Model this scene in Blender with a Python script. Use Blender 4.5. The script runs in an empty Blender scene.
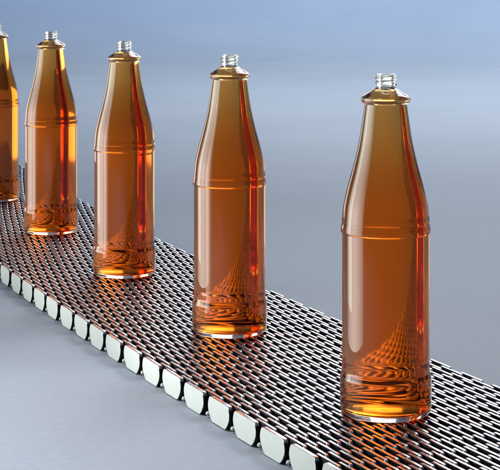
import bpy, bmesh, math
from mathutils import Vector, Matrix

scene = bpy.context.scene
COL = scene.collection
R = math.radians

# ------------------------------------------------------------------ helpers
def link(o, parent=None):
    COL.objects.link(o)
    if parent is not None:
        o.parent = parent
    return o

def mesh_obj(name, verts, faces, mats, parent=None, smooth=True, midx=None):
    me = bpy.data.meshes.new(name)
    me.from_pydata(verts, [], faces)
    for m in mats:
        me.materials.append(m)
    if midx is not None:
        me.polygons.foreach_set('material_index', midx)
    me.polygons.foreach_set('use_smooth', [smooth] * len(me.polygons))
    me.update()
    return link(bpy.data.objects.new(name, me), parent)

def tag(o, label=None, cat=None, group=None, kind=None):
    if label: o['label'] = label
    if cat: o['category'] = cat
    if group: o['group'] = group
    if kind: o['kind'] = kind
    return o

def new_mat(name):
    m = bpy.data.materials.new(name)
    m.use_nodes = True
    nt = m.node_tree
    nt.nodes.clear()
    out = nt.nodes.new('ShaderNodeOutputMaterial')
    return m, nt, out

def N(nt, t, **kw):
    n = nt.nodes.new(t)
    for k, v in kw.items():
        setattr(n, k, v)
    return n

# ------------------------------------------------------------------ materials
def mat_glass():
    m, nt, out = new_mat('clear_glass')
    g = N(nt, 'ShaderNodeBsdfGlass')
    g.inputs['Color'].default_value = (0.985, 0.99, 0.965, 1)
    g.inputs['Roughness'].default_value = 0.0
    g.inputs['IOR'].default_value = 1.5
    tc = N(nt, 'ShaderNodeTexCoord')
    no = N(nt, 'ShaderNodeTexNoise')
    mp = N(nt, 'ShaderNodeMapping')
    mp.inputs['Scale'].default_value = (1, 1, 0.35)
    no.inputs['Scale'].default_value = 28
    no.inputs['Detail'].default_value = 1.0
    bp = N(nt, 'ShaderNodeBump')
    bp.inputs['Strength'].default_value = 0.06
    bp.inputs['Distance'].default_value = 0.0006
    nt.links.new(tc.outputs['Object'], mp.inputs[0])
    nt.links.new(mp.outputs[0], no.inputs['Vector'])
    nt.links.new(no.outputs['Fac'], bp.inputs['Height'])
    nt.links.new(bp.outputs[0], g.inputs['Normal'])
    nt.links.new(g.outputs[0], out.inputs['Surface'])
    return m

LEVEL = 0.2292
def mat_liquid():
    m, nt, out = new_mat('amber_liquid')
    g = N(nt, 'ShaderNodeBsdfGlass')
    g.inputs['Color'].default_value = (1, 1, 1, 1)
    g.inputs['Roughness'].default_value = 0.12
    # the wetted wall is a glass/liquid boundary, the top a free liquid surface
    tc = N(nt, 'ShaderNodeTexCoord')
    sx = N(nt, 'ShaderNodeSeparateXYZ')
    gt = N(nt, 'ShaderNodeMath', operation='GREATER_THAN')
    gt.inputs[1].default_value = LEVEL - 0.0002
    mr = N(nt, 'ShaderNodeMapRange')
    mr.inputs['To Min'].default_value = 1.325 / 1.5
    mr.inputs['To Max'].default_value = 1.325
    nt.links.new(tc.outputs['Object'], sx.inputs[0])
    nt.links.new(sx.outputs['Z'], gt.inputs[0])
    nt.links.new(gt.outputs[0], mr.inputs['Value'])
    nt.links.new(mr.outputs['Result'], g.inputs['IOR'])
    nt.links.new(g.outputs[0], out.inputs['Surface'])
    va = N(nt, 'ShaderNodeVolumeAbsorption')
    va.inputs['Color'].default_value = (0.985, 0.655, 0.04, 1)
    va.inputs['Density'].default_value = 95.0
    nt.links.new(va.outputs[0], out.inputs['Volume'])
    return m

def mat_steel(name, base=(0.46, 0.47, 0.49), rough=0.27):
    m, nt, out = new_mat(name)
    p = N(nt, 'ShaderNodeBsdfPrincipled')
    p.inputs['Metallic'].default_value = 1.0
    tc = N(nt, 'ShaderNodeTexCoord')
    no = N(nt, 'ShaderNodeTexNoise')
    no.inputs['Scale'].default_value = 90
    no.inputs['Detail'].default_value = 4
    cr = N(nt, 'ShaderNodeMapRange')
    cr.inputs['From Min'].default_value = 0.3
    cr.inputs['From Max'].default_value = 0.7
    cr.inputs['To Min'].default_value = rough - 0.06
    cr.inputs['To Max'].default_value = rough + 0.10
    mx = N(nt, 'ShaderNodeMix', data_type='RGBA')
    mx.inputs['A'].default_value = (*[c * 0.85 for c in base], 1)
    mx.inputs['B'].default_value = (*[min(1, c * 1.1) for c in base], 1)
    nt.links.new(tc.outputs['Object'], no.inputs['Vector'])
    nt.links.new(no.outputs['Fac'], cr.inputs['Value'])
    nt.links.new(no.outputs['Fac'], mx.inputs['Factor'])
    nt.links.new(mx.outputs['Result'], p.inputs['Base Color'])
    nt.links.new(cr.outputs['Result'], p.inputs['Roughness'])
    nt.links.new(p.outputs[0], out.inputs['Surface'])
    return m

def mat_plate_face():
    m, nt, out = new_mat('lit_plate_face')
    p = N(nt, 'ShaderNodeBsdfPrincipled')
    tc = N(nt, 'ShaderNodeTexCoord')
    no = N(nt, 'ShaderNodeTexNoise')
    no.inputs['Scale'].default_value = 70
    no.inputs['Detail'].default_value = 5
    mx = N(nt, 'ShaderNodeMix', data_type='RGBA')
    mx.inputs['A'].default_value = (0.56, 0.63, 0.585, 1)
    mx.inputs['B'].default_value = (0.63, 0.70, 0.65, 1)
    nt.links.new(tc.outputs['Object'], no.inputs['Vector'])
    nt.links.new(no.outputs['Fac'], mx.inputs['Factor'])
    nt.links.new(mx.outputs['Result'], p.inputs['Base Color'])
    p.inputs['Roughness'].default_value = 0.45
    nt.links.new(p.outputs[0], out.inputs['Surface'])
    return m

def mat_floor():
    m, nt, out = new_mat('grey_blue_ground')
    p = N(nt, 'ShaderNodeBsdfPrincipled')
    tc = N(nt, 'ShaderNodeTexCoord')
    n1 = N(nt, 'ShaderNodeTexNoise'); n1.inputs['Scale'].default_value = 2.2; n1.inputs['Detail'].default_value = 6
    n1.inputs['Roughness'].default_value = 0.6
    n2 = N(nt, 'ShaderNodeTexNoise'); n2.inputs['Scale'].default_value = 160; n2.inputs['Detail'].default_value = 4
    mx = N(nt, 'ShaderNodeMix', data_type='RGBA')
    mx.inputs['A'].default_value = (0.245, 0.292, 0.355, 1)
    mx.inputs['B'].default_value = (0.325, 0.376, 0.448, 1)
    m2 = N(nt, 'ShaderNodeMix', data_type='RGBA', blend_type='MULTIPLY')
    m2.inputs['Factor'].default_value = 0.22
    bp = N(nt, 'ShaderNodeBump'); bp.inputs['Strength'].default_value = 0.15; bp.inputs['Distance'].default_value = 0.001
    for n in (n1, n2):
        nt.links.new(tc.outputs['Object'], n.inputs['Vector'])
    nt.links.new(n1.outputs['Fac'], mx.inputs['Factor'])
    nt.links.new(mx.outputs['Result'], m2.inputs['A'])
    nt.links.new(n2.outputs['Fac'], m2.inputs['B'])
    nt.links.new(m2.outputs['Result'], p.inputs['Base Color'])
    nt.links.new(n2.outputs['Fac'], bp.inputs['Height'])
    nt.links.new(bp.outputs[0], p.inputs['Normal'])
    p.inputs['Roughness'].default_value = 0.72
    p.inputs['Specular IOR Level'].default_value = 0.3
    nt.links.new(p.outputs[0], out.inputs['Surface'])
    return m

GLASS, LIQUID = mat_glass(), mat_liquid()
STEEL = mat_steel('link_steel')
DARK = mat_steel('shaded_link_side', (0.030, 0.032, 0.036), 0.45)  # near-black colour puts the shade of the gaps into link sides and ends
PIN = mat_steel('pin_steel', (0.25, 0.25, 0.26), 0.4)
FACE = mat_plate_face()  # pale colour stands in for white light reflected by the steel plates
FLOOR = mat_floor()

# ------------------------------------------------------------------ belt path
def heading(y):
    return R(23.7 - 4.2 * (y - 1.2))
PITCH = 0.0485
def build_path():
    pts = []                              # (s, x, y)
    x, y, s, ds = 0.079, 1.348, 0.0, 0.002
    fw = [(s, x, y)]
    while y < 3.35:
        t = heading(y); x -= math.sin(t) * ds; y += math.cos(t) * ds; s += ds
        fw.append((s, x, y))
    x, y, s = 0.079, 1.348, 0.0
    bw = []
    while y > 0.85:
        t = heading(y); x += math.sin(t) * ds; y -= math.cos(t) * ds; s -= ds
        bw.append((s, x, y))
    return bw[::-1] + fw
PATH = build_path()
def at(s):
    i = min(max(int(round((s - PATH[0][0]) / 0.002)), 0), len(PATH) - 1)
    _, x, y = PATH[i]
    return x, y, heading(y)

F, YH, H = 1800.0, -31.0, 0.316
def pix(x, y, z):
    return 250 + F * x / y, YH + F * (H - z) / y

# ------------------------------------------------------------------ floor
FZ = -0.0186
BACK, RAD = 9.3, 2.8
prof = [(-3.0, FZ)]
for k in range(0, 40):
    prof.append((-3.0 + (BACK - RAD + 3.0) * (k + 1) / 40, FZ))
for k in range(1, 25):
    a = R(90) * k / 24
    prof.append((BACK - RAD + RAD * math.sin(a), FZ + RAD - RAD * math.cos(a)))
prof.append((BACK, 4.0))
vs, fs = [], []
for (yy, zz) in prof:
    vs += [(-7, yy, zz), (7, yy, zz)]
for i in range(len(prof) - 1):
    fs.append((2 * i, 2 * i + 1, 2 * i + 3, 2 * i + 2))
floor = mesh_obj('floor', vs, fs, [FLOOR])
tag(floor, 'grey blue studio ground sweeping up into a pale blue backdrop', 'floor', kind='structure')

# ------------------------------------------------------------------ conveyor belt
def plate_bm(th, k=1.0):
    half = [(0.0, 0.0), (0.0150, 0.0), (0.0166, -0.0007), (0.0178, -0.0024), (0.0188, -0.0048),
            (0.0190, -0.0072), (0.0182, -0.0098), (0.0160, -0.0128), (0.0135, -0.0152), (0.0110, -0.0166), (0.0, -0.0166)]
    loop = half[1:-1] + [(-u, z) for (u, z) in half[1:-1][::-1]]
    loop = [(u * k, z * k) for u, z in loop]
    bm = bmesh.new()
    a = [bm.verts.new((u, -th / 2, z)) for u, z in loop]
    b = [bm.verts.new((u, th / 2, z)) for u, z in loop]
    n = len(loop)
    fa = bm.faces.new(a); fb = bm.faces.new(b[::-1])
    for i in range(n):
        j = (i + 1) % n
        bm.faces.new((a[i], b[i], b[j], a[j]))
    bmesh.ops.recalc_face_normals(bm, faces=bm.faces)
    rim = list(set(list(fa.edges) + list(fb.edges)))
    bmesh.ops.bevel(bm, geom=rim, offset=0.0004, segments=2, profile=0.5, affect='EDGES', clamp_overlap=True)
    return bm

def bm_data(bm):
    bm.verts.ensure_lookup_table(); bm.verts.index_update()
    v = [tuple(x.co) for x in bm.verts]
    f = [tuple(q.index for q in p.verts) for p in bm.faces]
    nrm = [tuple(p.normal) for p in bm.faces]
    return v, f, nrm

TH = 0.0027
ROWT = 0.0042
NROW = 51
bm = plate_bm(TH); LV, LF, LN = bm_data(bm); bm.free()
bm = plate_bm(0.0036, 1.09); EV, EF, EN = bm_data(bm); bm.free()

def pydata_mesh(name, V, Fc, mats, midx=None, flat_ends=True):
    me = bpy.data.meshes.new(name)
    me.from_pydata(V, [], Fc)
    for m in mats: me.materials.append(m)
    if midx: me.polygons.foreach_set('material_index', midx)
    me.polygons.foreach_set('use_smooth', [len(f) == 4 for f in Fc])
    me.update()
    return me
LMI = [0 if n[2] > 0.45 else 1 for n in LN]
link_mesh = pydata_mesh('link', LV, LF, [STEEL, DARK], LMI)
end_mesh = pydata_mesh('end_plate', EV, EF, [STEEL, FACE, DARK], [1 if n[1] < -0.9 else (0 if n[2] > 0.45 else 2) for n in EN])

belt = bpy.data.objects.new('conveyor_belt', None)
belt.location = (0.079, 1.348, FZ)
link(belt)
tag(belt, 'steel conveyor belt of staggered upright links with pale end plates carrying the bottles', 'conveyor belt')

def put(name, me, x, y, z, rz):
    o = bpy.data.objects.new(name, me)
    link(o, belt)
    o.location = (x - belt.location.x, y - belt.location.y, z - belt.location.z)
    o.rotation_euler = (0, 0, rz)
    return o

k0, k1 = int(-0.46 / PITCH), int(2.08 / PITCH)
cands = []
for row in range(NROW):
    w = (row - (NROW - 1) / 2) * ROWT                    # negative = toward the camera-left edge
    off = 0.5 if row % 2 else 0.0
    for k in range(k0, k1):
        s = (k + off + 0.22) * PITCH
        x, y, t = at(s)
        # along belt (-sin t, cos t); across to the right (cos t, sin t)
        px, py = x + w * math.cos(t), y + w * math.sin(t)
        rz = t + R(90) + R(180)                           # local +x back along the belt, local -y faces left... 
        cands.append((row, px, py, rz))

BV, BF, BM = [], [], []
nlink = 0
ends, links = [], []
for (row, px, py, rz) in cands:
    u, v = pix(px, py, 0)
    inframe = -12 < u < 512 and v < 485
    if row == 0 and inframe:
        ends.append((px, py, rz))
    else:
        links.append((py, inframe, px, rz, row))
links.sort(key=lambda q: (not q[1], q[0]))
import random
rnd = random.Random(4)
for i, (py, inf, px, rz, row) in enumerate(links):
    dz = rnd.uniform(-0.00025, 0.00025)
    dr = rnd.uniform(-0.006, 0.006)
    if i < 100 and inf:
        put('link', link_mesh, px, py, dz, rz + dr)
    else:
        c, s_ = math.cos(rz + dr), math.sin(rz + dr)
        b = len(BV)
        ox, oy, oz = px - belt.location.x, py - belt.location.y, dz - belt.location.z
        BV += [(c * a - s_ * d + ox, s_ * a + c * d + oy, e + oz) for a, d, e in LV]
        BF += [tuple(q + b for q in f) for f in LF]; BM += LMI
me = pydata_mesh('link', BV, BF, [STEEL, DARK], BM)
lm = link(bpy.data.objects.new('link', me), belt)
lm['kind'] = 'stuff'
for (px, py, rz) in ends:
    put('end_plate', end_mesh, px, py, rnd.uniform(-0.0002, 0.0002), rz)

# small added beads stand in for lit link bottoms between the end plates
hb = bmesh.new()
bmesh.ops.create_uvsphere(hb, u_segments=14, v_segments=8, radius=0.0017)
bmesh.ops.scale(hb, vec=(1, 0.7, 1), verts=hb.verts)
spot_me = bpy.data.meshes.new('lit_spot'); hb.to_mesh(spot_me); hb.free()
spot_me.materials.append(FACE)
spot_me.polygons.foreach_set('use_smooth', [True] * len(spot_me.polygons))
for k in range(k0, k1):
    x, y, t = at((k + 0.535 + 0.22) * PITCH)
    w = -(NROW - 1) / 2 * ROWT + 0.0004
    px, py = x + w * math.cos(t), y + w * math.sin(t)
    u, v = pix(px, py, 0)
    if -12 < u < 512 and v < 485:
        put('lit_spot', spot_me, px, py, -0.0150, t)

# pivot pins across the belt
def rod(name, a, b, r, n=10):
    a, b = Vector(a), Vector(b)
    q = (b - a).to_track_quat('Z', 'Y')
    V, Fc = [], []
    L = (b - a).length
    for z in (0, L):
        for i in range(n):
            an = 2 * math.pi * i / n
            V.append((r * math.cos(an), r * math.sin(an), z))
    for i in range(n):
        j = (i + 1) % n
        Fc.append((i, j, n + j, n + i))
    Fc.append(tuple(range(n))[::-1]); Fc.append(tuple(range(n, 2 * n)))
    return V, Fc
PW = NROW * ROWT - 0.010
V, Fc = rod('pivot_pin', (0, 0, 0), (0, 0, PW), 0.0022)
pin_me = bpy.data.meshes.new('pivot_pin'); pin_me.from_pydata([(x, z - PW / 2, y) for x, y, z in V], [], Fc)
pin_me.materials.append(PIN); pin_me.update()
cnt = 0
for k in range(2 * k0, 2 * k1):
    s = (k / 2 + 0.25 + 0.22) * PITCH
    x, y, t = at(s)
    u, v = pix(x, y, 0)
    if -140 < u < 640 and v < 520 and cnt < 100:
        put('pivot_pin', pin_me, x, y, -0.008, t + R(90)); cnt += 1

# ------------------------------------------------------------------ bottle
def catmull(pts, sub):
    out = []
    n = len(pts)
    for i in range(n - 1):
        p0, p1, p2, p3 = pts[max(i - 1, 0)], pts[i], pts[i + 1], pts[min(i + 2, n - 1)]
        for k in range(sub):
            t = k / sub
            q = []
            for c in range(2):
                a0, a1, a2, a3 = p0[c], p1[c], p2[c], p3[c]
                q.append(0.5 * (2 * a1 + (a2 - a0) * t + (2 * a0 - 5 * a1 + 4 * a2 - a3) * t * t + (3 * a1 - a0 - 3 * a2 + a3) * t ** 3))
            out.append(tuple(q))
    out.append(pts[-1])
    return out

def mm(l):
    return [(max(r, 0) / 1000, z / 1000) for (r, z) in l]

# (radius, height) in mm, bottom centre upward
BASE = catmull([(0, 2.6), (9, 2.4), (18, 1.7), (24, 0.9), (26.6, 0.25), (28.2, 0.0), (29.8, 0.25), (31.2, 1.3), (32.1, 3.3), (32.4, 6.0)], 4)
FOOT = catmull([(32.4, 6.0), (32.5, 14), (32.5, 24), (32.35, 26.6), (31.8, 28.8), (31.3, 30.6), (31.2, 33.5), (31.1, 38)], 5)
WALL = catmull([(31.1, 38), (31.0, 60), (30.95, 90), (31.0, 115), (31.0, 125.6)], 4)
BEAD = catmull([(31.0, 125.6), (30.95, 127.6), (31.0, 128.1), (31.15, 128.35), (31.6, 128.55), (31.85, 128.9), (31.95, 130.2), (31.85, 131.8), (31.55, 133.6), (31.35, 135.2), (31.25, 137)], 4)
SHOULDER = catmull([(31.25, 137), (30.9, 141), (29.95, 149), (27.3, 160.7), (23.1, 176), (19.5, 191), (17.7, 201.6), (16.2, 212), (15.4, 217.5), (15.2, 219.6)], 5)
COLLAR = catmull([(15.2, 219.6), (15.6, 220.0), (16.7, 220.7), (17.4, 221.9), (17.6, 223.2), (17.2, 224.5), (16.0, 225.6), (13.6, 227.0), (10.6, 228.8), (8.6, 230.2), (7.5, 231.0), (7.1, 231.6)], 5)
NECK_Z0, NECK_Z1 = 231.6, 241.0
OUT_BODY = BASE[:-1] + FOOT[:-1] + WALL[:-1] + BEAD[:-1] + SHOULDER
IN_LIQ = catmull([(0, 4.8), (10, 4.5), (20, 3.6), (25, 3.3), (28.9, 4.6), (30.2, 7.6), (30.4, 20), (29.2, 30), (28.8, 40)], 4)[:-1] \
       + catmull([(28.8, 40), (28.7, 80), (28.7, 120), (28.75, 135), (28.2, 142), (27.3, 149), (24.8, 160.7), (20.7, 176), (17.2, 191), (15.4, 201.6), (14.0, 212), (13.4, 216.5), (13.1, 219.6), (13.0, 221.5), (12.6, 223.0), (11.4, 224.4), (9.8, 225.4), (6.8, 227.6), (5.5, 229.2)], 5)
IN_AIR_COLLAR = catmull([(5.5, 229.2), (5.0, 230.2), (4.6, 231.6)], 5)

SEG = 128
def lathe(profile, seg=SEG, flip=False, rfun=None):
    """profile runs bottom->top with the outside to the right; flip for inner walls."""
    V, Fc = [], []
    rings = []
    for (r, z) in profile:
        if r < 1e-6:
            V.append((0, 0, z)); rings.append([len(V) - 1])
        else:
            ring = []
            for i in range(seg):
                a = 2 * math.pi * i / seg
                rr = r if rfun is None else rfun(r, z, a)
                V.append((rr * math.cos(a), rr * math.sin(a), z)); ring.append(len(V) - 1)
            rings.append(ring)
    for A, B in zip(rings[:-1], rings[1:]):
        if len(A) == 1 and len(B) == 1: continue
        for i in range(seg):
            j = (i + 1) % seg
            if len(A) == 1: f = (A[0], B[j], B[i])
            elif len(B) == 1: f = (A[i], A[j], B[0])
            else: f = (A[i], A[j], B[j], B[i])
            Fc.append(f[::-1] if flip else f)
    return V, Fc

def join(*parts):
    V, Fc = [], []
    for v, f in parts:
        b = len(V); V += v; Fc += [tuple(q + b for q in p) for p in f]
    return V, Fc

def thread(r, z, a):
    # one helical ridge winding round the mouth
    t = z * 1000
    turns = a / (2 * math.pi)
    pitch = 3.0
    ph = (t - 234.0 - turns * pitch) / pitch
    n = round(ph)
    d = (ph - n) * pitch
    crest = 234.0 + turns * pitch + n * pitch
    if crest < 233.6 or crest > 239.6: return r
    return r + 0.00105 * math.exp(-(d / 0.55) ** 2)

neck_out = [(6.7, 231.6)] + [(6.9, 231.6 + 0.2 * i) for i in range(1, 44)] + [(7.1, 240.5), (6.95, 240.85), (6.3, 241.0), (5.4, 241.0), (4.9, 240.8), (4.6, 240.3)]
neck_out = [(7.1, 231.6)] + neck_out[1:]
neck_in = [(4.6, 240.3), (4.6, 236), (4.6, 231.6)]

def build_bottle():
    root = bpy.data.objects.new('bottle', None); link(root)
    v, f = lathe(mm(OUT_BODY))
    mesh_obj('glass_body', v, f, [GLASS], root)
    v, f = join(lathe(mm(COLLAR)), lathe(mm(IN_AIR_COLLAR), flip=True))
    mesh_obj('collar', v, f, [GLASS], root)
    v, f = lathe(mm(neck_out), rfun=thread)
    v2, f2 = lathe(mm(neck_in[::-1]), flip=True)
    v, f = join((v, f), (v2, f2))
    mesh_obj('screw_neck', v, f, [GLASS], root)
    # liquid: closed, wetted wall plus free surface
    side = mm(IN_LIQ)
    v, f = lathe(side + [(side[-1][0] * 0.5, LEVEL), (0, LEVEL)])
    o = mesh_obj('liquid', v, f, [LIQUID], root)
    me = o.data
    me.polygons.foreach_set('use_smooth', [abs(p.center.z - LEVEL) > 1e-4 for p in me.polygons])
    return root

def copy_tree(o):
    c = o.copy(); COL.objects.link(c)
    for ch in o.children:
        d = ch.copy(); COL.objects.link(d); d.parent = c
    return c

SPOTS = [(0.0965, 1.280, 'amber filled clear glass bottle standing nearest the camera, largest in the row'),
         (-0.0178, 1.565, 'amber filled glass bottle second nearest, right of the middle one on the steel belt'),
         (-0.1300, 1.862, 'middle amber filled bottle of the row of five on the steel belt'),
         (-0.2390, 2.162, 'amber filled bottle second from the far end, beside the cut off one'),
         (-0.3480, 2.463, 'farthest amber filled bottle, cut off by the left border of the photo')]
proto = build_bottle()
for i, (x, y, lab) in enumerate(SPOTS):
    o = proto if i == 0 else copy_tree(proto)
    o.location = (x, y, 0.0004)
    o.rotation_euler = (0, 0, R(40 + 67 * i))
    tag(o, lab, 'bottle', 'open amber bottles lined up on the conveyor belt')

# ------------------------------------------------------------------ lights
def area(name, loc, target, sx, sy, power, col=(1, 1, 1), spread=180):
    l = bpy.data.lights.new(name, 'AREA')
    l.shape = 'RECTANGLE'; l.size = sx; l.size_y = sy; l.energy = power; l.color = col
    l.spread = R(spread)
    o = bpy.data.objects.new(name, l); link(o)
    o.location = loc
    d = Vector(target) - Vector(loc)
    o.rotation_euler = d.to_track_quat('-Z', 'Y').to_euler()
    return o

def gain(spread):
    h = R(spread) / 2
    return 1.0 if spread >= 179 else math.tan(h) / (math.tan(h) - h)

def softbox(name, loc, target, sx, sy, L, col, spread):
    # L = radiance on the lamp's axis
    return area(name, loc, target, sx, sy, math.pi * L * sx * sy / gain(spread), col, spread)

# strip softboxes in echelon along the left, one beside each bottle
for i, (x, y, _) in enumerate(SPOTS[:4]):
    c = Vector((x - (0.33, 0.36, 0.37, 0.38)[i], y + 0.03, 0.28))
    n = Vector((1.0, -0.05, 0.0))
    softbox('left_strip', c, c + n, 0.40, 2 * (0.28 - FZ) - 0.006, 8.5, (1.0, 0.985, 0.95), 70)
softbox('left_strip', (-0.84, 2.90, 0.28), (-0.14, 2.20, 0.28), 0.40, 2 * (0.28 - FZ) - 0.006, 3.2, (1.0, 0.90, 0.82), 90)  # unseen strip added to brighten the farthest bottle
softbox('back_softbox', (0.70, 6.6, 1.15), (0.10, 1.5, 0.0), 2.1, 1.1, 6.8, (0.98, 0.985, 1.0), 46)
softbox('far_overhead_fill', (1.5, 5.4, 2.9), (1.2, 5.8, 0.0), 4.0, 3.0, 6.5, (0.86, 0.92, 1.0), 180)  # unseen overhead fill, added to light the far floor evenly
softbox('backdrop_lamp', (0.0, 7.6, 2.6), (0.0, 8.2, 0.1), 4.5, 0.6, 13.5, (0.36, 0.57, 1.0), 90)
softbox('foreground_fill', (-0.85, 0.5, 1.9), (-0.36, 1.2, FZ), 0.5, 0.5, 165.0, (1.0, 0.93, 0.91), 29)  # unseen fill added to brighten the floor at near left
softbox('high_back_lamp', (0.75, 3.9, 2.1), (-0.06, 1.6, 0.0), 0.6, 0.6, 32.0, (1.0, 0.97, 0.93), 27)

w = bpy.data.worlds.new('World'); scene.world = w
w.use_nodes = True
bg = w.node_tree.nodes['Background']
bg.inputs['Color'].default_value = (0.55, 0.68, 1.0, 1)
bg.inputs['Strength'].default_value = 0.09

# ------------------------------------------------------------------ camera
cam = bpy.data.cameras.new('camera')
cam.sensor_fit = 'HORIZONTAL'; cam.sensor_width = 36
cam.lens = 36 * F / 500
cam.shift_y = -(235 - YH) / 500
cam.clip_start = 0.05; cam.clip_end = 100
co = bpy.data.objects.new('camera', cam); link(co)
co.location = (0, 0, H); co.rotation_euler = (R(90), 0, 0)
scene.camera = co

scene.view_settings.view_transform = 'Standard'
scene.view_settings.look = 'None'
scene.view_settings.exposure = 0
scene.view_settings.gamma = 1
cy = scene.cycles
cy.max_bounces = 28; cy.transmission_bounces = 24; cy.glossy_bounces = 10; cy.diffuse_bounces = 4
cy.transparent_max_bounces = 16; cy.volume_bounces = 0
cy.caustics_reflective = True; cy.caustics_refractive = True
cy.blur_glossy = 0.3
cy.sample_clamp_indirect = 12
cy.use_denoising = True
